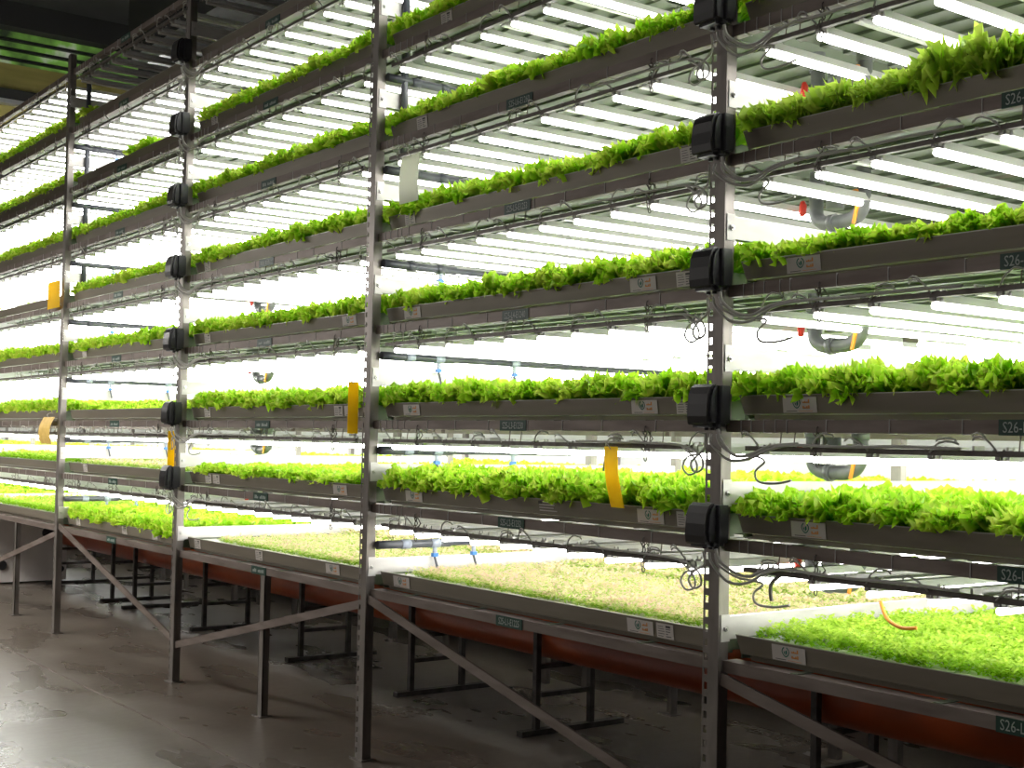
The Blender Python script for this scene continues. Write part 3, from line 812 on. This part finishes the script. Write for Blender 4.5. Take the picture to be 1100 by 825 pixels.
# ------------------------------------------------------------------ pipes
def supply(X, levels, vtop, vbot, name):
    t = thing('water_pipe', f'dark grey water pipe with branches beside the {name}', 'water pipe', (X, .05, 0), 'dark grey water supply pipes')
    MB().tube([(.02, .09, vbot), (.02, .09, vtop)], .019, 10).build('riser', M['greypipe'], t, True)
    for L in levels:
        z = BZ[L] + .068
        MB().tube([(.02, -.01, z), (.02, .08, z), (.02, .42, z), (.02, .425, z), (.02, 2.1, z)], [.021, .021, .021, .016, .016], 10).build('branch', M['greypipe'], t, True)
        for yy, rr_ in ((.13, .024), (.305, .024), (.785, .020)):
            MB().tube([(.02, yy, z), (.02, yy + .05, z)], rr_, 10).build('fitting', M['fit'] if L <= 3 else M['greypipe'], t, True)
        for yy, blue in ((.33, True), (.81 if L > 1 else .57, True)):
            d = MB(); d.tube([(.02, yy, z), (.02, yy, z - .05)], .011, 8, 0); d.box(.008, .032, yy - .014, yy + .014, z - .068, z - .05, 1)
            d.tube([(.02, yy, z - .068), (.035, yy + .01, z - .13)], .006, 6, 2)
            d.build('drop_valve', [M['fit'], M['blue'], M['greypipe']], t)
supply(-2.4, (1, 2, 3, 4, 5, 6, 7), 3.9, 2.87, 'second post from the right')
supply(-7.2, (1, 2, 3, 4, 5, 6, 7), 4.45, 2.7, 'leftmost tall post')

def drain(X, L, lab):
    t = thing('drain_trap', lab, 'drain pipe', (X, .55, RZ[L]), 'grey drain traps under the tray ends')
    r = .027
    b = MB()
    b.tube(catmull([(-.10, 0, .02), (-.10, 0, -.10), (-.095, 0, -.150), (-.06, 0, -.176), (0, 0, -.180), (.07, 0, -.176), (.11, 0, -.150), (.12, 0, -.10), (.12, 0, .02)]), r, 12)
    b.tube([(-.01, 0, -.13), (-.01, 0, -.05)], .034, 12); b.tube([(-.10, 0, -.05), (-.10, 0, -.02)], .033, 12); b.tube([(.12, 0, -.06), (.12, 0, -.02)], .033, 12)
    b.tube([(-.03, 0, -.18), (-.005, 0, -.18)], .033, 12)
    b.build('trap_pipe', M['trap'], t, True)
    MB().tube([(-.150, -.02, -.085), (-.146, -.02, -.10), (-.150, -.02, -.13), (-.150, -.02, -.14)], [.008, .014, .014, .008], 8).build('handle', M['red'], t)
    MB().bar((.10, -.03, -.20), (.125, -.032, -.11), .008, .012, 0).bar((.09, -.03, -.09), (.12, -.03, -.085), .02, .018).build('strap', M['orange_clip'], t)
for L in (2, 3, 4, 5, 6): drain(.03, L, f'grey plastic drain trap with red handle under shelf L{L} behind the nearest boxed post')
for L in (2, 3, 4, 5): drain(-4.77, L, f'grey plastic drain trap with red handle under shelf L{L} behind the far boxed post')

# orange pipe and its stands
o = MB().tube([(-14, 1.27, .545), (-7, 1.27, .545), (0, 1.27, .545), (3.4, 1.27, .545)], .165, 40).build('orange_pipe', M['orange'], smooth=True)
tag(o, 'long thick orange drain pipe running under the bottom trays', 'pipe')
cpl = []
stm_l = MB()
def stand_parts():
    leg = MB(); leg.box(-.016, .016, -.016, .016, 0, .56)
    leg2 = MB(); leg2.box(-.016, .016, -.016, .016, 0, .52)
    bar1 = MB(); bar1.box(-.015, .015, -.17, .17, .20, .225)
    bar2 = MB(); bar2.box(-.015, .015, -.17, .17, .352, .376)
    foot = MB(); foot.box(-.025, .025, -.30, .42, 0, .03)
    return [('leg', leg.mesh('leg', M['dkmetal']), -.19), ('leg', leg2.mesh('leg', M['dkmetal']), .19), ('crossbar', bar1.mesh('crossbar', M['dkmetal']), 0),
            ('cradle_bar', bar2.mesh('cradle_bar', M['dkmetal']), 0), ('foot', foot.mesh('foot', M['dkmetal']), 0)]
SPP = stand_parts()
for i, X in enumerate((-.49, -2.42, -3.69, -5.15, -6.83, -8.38, -8.95, -10.6)):
    t = thing('pipe_stand', f'black steel stand under the orange pipe, {ORD[i]} from the right', 'pipe stand', (X, 1.27, 0), 'black stands under the orange pipe')
    for n_, me_, dy in SPP: link(n_, me_, t, None, (0, dy, 0))

# dark clips hanging between pipe and rail
# ------------------------------------------------------------------ cards
def card(name, X, y, z0, z1, w, lean, mat, label, bend=.01, hole=True, cat='card', twist=0.):
    t = thing(name, label, cat, (X, y, z1))
    b = MB(); n = 10; h = z1 - z0
    for i in range(n):
        a, c = i / n, (i + 1) / n
        f = lambda q: (lean * q, -bend * math.sin(PI * q), -h * q)
        p, q_ = f(a), f(c)
        ct, sn = math.cos(twist), math.sin(twist)
        def P(p, s, th): return (p[0] + s * w / 2 * ct, p[1] + s * w / 2 * sn + th, p[2])
        A = [P(p, -1, 0), P(p, 1, 0), P(q_, 1, 0), P(q_, -1, 0)]
        B = [P(p, -1, .003), P(p, 1, .003), P(q_, 1, .003), P(q_, -1, .003)]
        b.poly(A[::-1]); b.poly(B)
        b.poly([A[0], B[0], B[3], A[3]][::-1]); b.poly([A[1], A[2], B[2], B[1]][::-1])
    b.build('sheet', mat, t)
    MB().tube(catmull([(0, .0, -.01), (-.01, -.012, .015), (.0, 0, .03), (.02, .025, .03)]), .0022, 5).build('wire_tie', M['cable'], t)
    return t
card('sticky_card', -.575, -.012, 1.335, 1.565, .075, .045, M['yellow'], 'yellow sticky insect card hanging over the L2 lettuces between the two nearest posts', .012)
card('hanging_card', -2.06, -.012, 2.70, 2.925, .165, -.012, M['white'], 'blank white card hanging from shelf L6 right of the second post', .008)
card('sticky_card', -7.36, -.035, 2.56, 2.775, .30, .0, M['yellow'], 'bright yellow sticky card on the left side of the leftmost tall post', .0)
card('sticky_card', -7.38, -.035, 1.48, 1.695, .28, -.06, M['tan'], 'curled tan sticky card on the leftmost tall post at shelf L3', .03)
card('sticky_card', -2.545, -.02, 1.60, 1.86, .05, .0, M['yellow'], 'narrow yellow sticky card seen edge-on left of the second post', .0, twist=.9)
card('sticky_card', -4.93, -.0, 1.37, 1.60, .05, .0, M['yellow'], 'thin yellow sticky card edge-on left of the far boxed post', .0, twist=.9)

# hanging loose cable end at L1 right and black/orange tail
o = MB().tube(catmull([(.55, .16, 1.09), (.60, .13, 1.045), (.66, .12, 1.025), (.71, .13, 1.03)]), .006, 6).build('loose_wire', M['orange_clip'], smooth=True)
tag(o, 'short loose orange wire dangling over the right-hand bottom tray', 'wire')
o = MB().tube(catmull([(.22, .06, 1.15), (.19, .05, 1.12), (.185, .05, 1.09), (.19, .05, 1.06)]), .007, 6).build('loose_wire', M['bar'], smooth=True)
tag(o, 'short dark wire end hanging under shelf L2 right of the nearest boxed post', 'wire')
o = MB().tube(catmull([(-.60, .04, 1.55), (-.64, .03, 1.53), (-.66, .03, 1.50), (-.665, .03, 1.47)]), .004, 6).build('loose_wire', M['bar'], smooth=True)
tag(o, 'short dark wire end hanging left of the yellow card', 'wire')

# ------------------------------------------------------------------ far end: tank, wall, ducts
t = thing('water_tank', 'low white tank on the floor under the far left of the rack', 'tank', (-10.9, .9, 0))
b = MB(); b.box(-.5, .1, -.75, .34, .02, .74)
b.build('tank_body', M['tank'], t)
MB().box(-.52, .12, -.77, .36, .72, .76).build('lid', M['tank'], t)
for yy, zz, rr_ in ((-.33, .20, .05), (.14, .52, .065), (.27, .14, .035)):
    MB().tube([(.10, yy, zz), (.14, yy, zz)], rr_, 14).build('black_cap', M['dark'], t, True)

WX = -12.2
struct('wall_end', MB().box(WX - .1, WX, -3, 2.45, 4.72, 5.76), M['olive'], 'olive yellow end wall above the rack', 'wall')
o = MB().box(WX + .002, WX + .10, -2, 2.3, 5.33, 5.45, 0).box(WX + .002, WX + .11, -2, 2.3, 5.28, 5.33, 1).build('cable_duct', [M['duct'], M['silver']])
tag(o, 'long grey duct with a silver lower edge on the olive wall', 'duct')
# mirror-like panel with black slats; its green reflection is painted and glows
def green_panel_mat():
    m, nt, b_ = new_mat('painted_green_reflection'); L = nt.links.new
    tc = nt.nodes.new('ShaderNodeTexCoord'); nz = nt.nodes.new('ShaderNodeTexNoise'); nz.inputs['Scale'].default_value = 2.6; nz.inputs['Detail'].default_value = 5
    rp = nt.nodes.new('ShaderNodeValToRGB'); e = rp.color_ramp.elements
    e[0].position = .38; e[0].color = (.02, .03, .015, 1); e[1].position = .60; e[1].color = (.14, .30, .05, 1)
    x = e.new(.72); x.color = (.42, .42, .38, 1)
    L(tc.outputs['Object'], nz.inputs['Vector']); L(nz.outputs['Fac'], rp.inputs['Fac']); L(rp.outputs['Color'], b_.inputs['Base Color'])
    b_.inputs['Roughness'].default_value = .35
    L(rp.outputs['Color'], b_.inputs['Emission Color']); b_.inputs['Emission Strength'].default_value = .55  # added glow brightens the painted reflection
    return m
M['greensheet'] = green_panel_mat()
t = thing('painted_reflection_panel', 'green mottled panel with painted glowing reflection and black slats high on the end wall', 'panel', (-12.3, 1, 5.76))
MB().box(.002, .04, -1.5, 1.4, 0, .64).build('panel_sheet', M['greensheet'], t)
for i in range(3): MB().box(.04, .10, -1.5, 1.4, .05 + .11 * i, .08 + .11 * i).build('slat', M['hole'], t)
t = thing('ceiling_duct', 'black rectangular duct under the ceiling at top left', 'duct', (-11, .4, 5.7))
MB().box(-1.15, -.95, -3, 2.2, .42, .70).build('duct_body', M['duct'], t)
MB().box(1.15, 14, 1.0, 1.4, -.34, .30).build('duct_branch', M['duct'], t)
MB().box(1.55, 2.65, .98, 1.35, -.49, -.34).build('silver_panel', M['silver'], t)

# ------------------------------------------------------------------ light
w = bpy.data.worlds.new('world'); bpy.context.scene.world = w; w.use_nodes = True
w.node_tree.nodes['Background'].inputs[0].default_value = (1, .97, .94, 1); w.node_tree.nodes['Background'].inputs[1].default_value = .0
def area(name, loc, rot, sx, sy, power, color=(1, .95, .89)):
    l = bpy.data.lights.new(name, 'AREA'); l.shape = 'RECTANGLE'; l.size = sx; l.size_y = sy; l.energy = power; l.color = color
    o = bpy.data.objects.new(name, l); col.objects.link(o); o.location = loc; o.rotation_euler = rot; return o
# the lit rack presumed across the aisle, and two added fill lights
area('aisle_light', (-2, -7.5, 3.2), (PI / 2, 0, 0), 16, 1.8, 90)
area('floor_fill', (-9, -2.8, 3.3), (0, 0, 0), 7, .5, 420)  # fill added to brighten the aisle floor but not the upper rails
area('overhead_fill', (-8, -4.5, 6.0), (0, 0, 0), 9, .8, 60)  # weak fill added from above, no fixture known there

sc = bpy.context.scene
sc.view_settings.view_transform = 'Standard'; sc.view_settings.look = 'None'; sc.view_settings.exposure = 0
sc.cycles.max_bounces = 7; sc.cycles.diffuse_bounces = 4; sc.cycles.glossy_bounces = 3; sc.cycles.transmission_bounces = 3
sc.cycles.use_light_tree = True
sc.cycles.sample_clamp_indirect = 6
sc.cycles.use_denoising = True
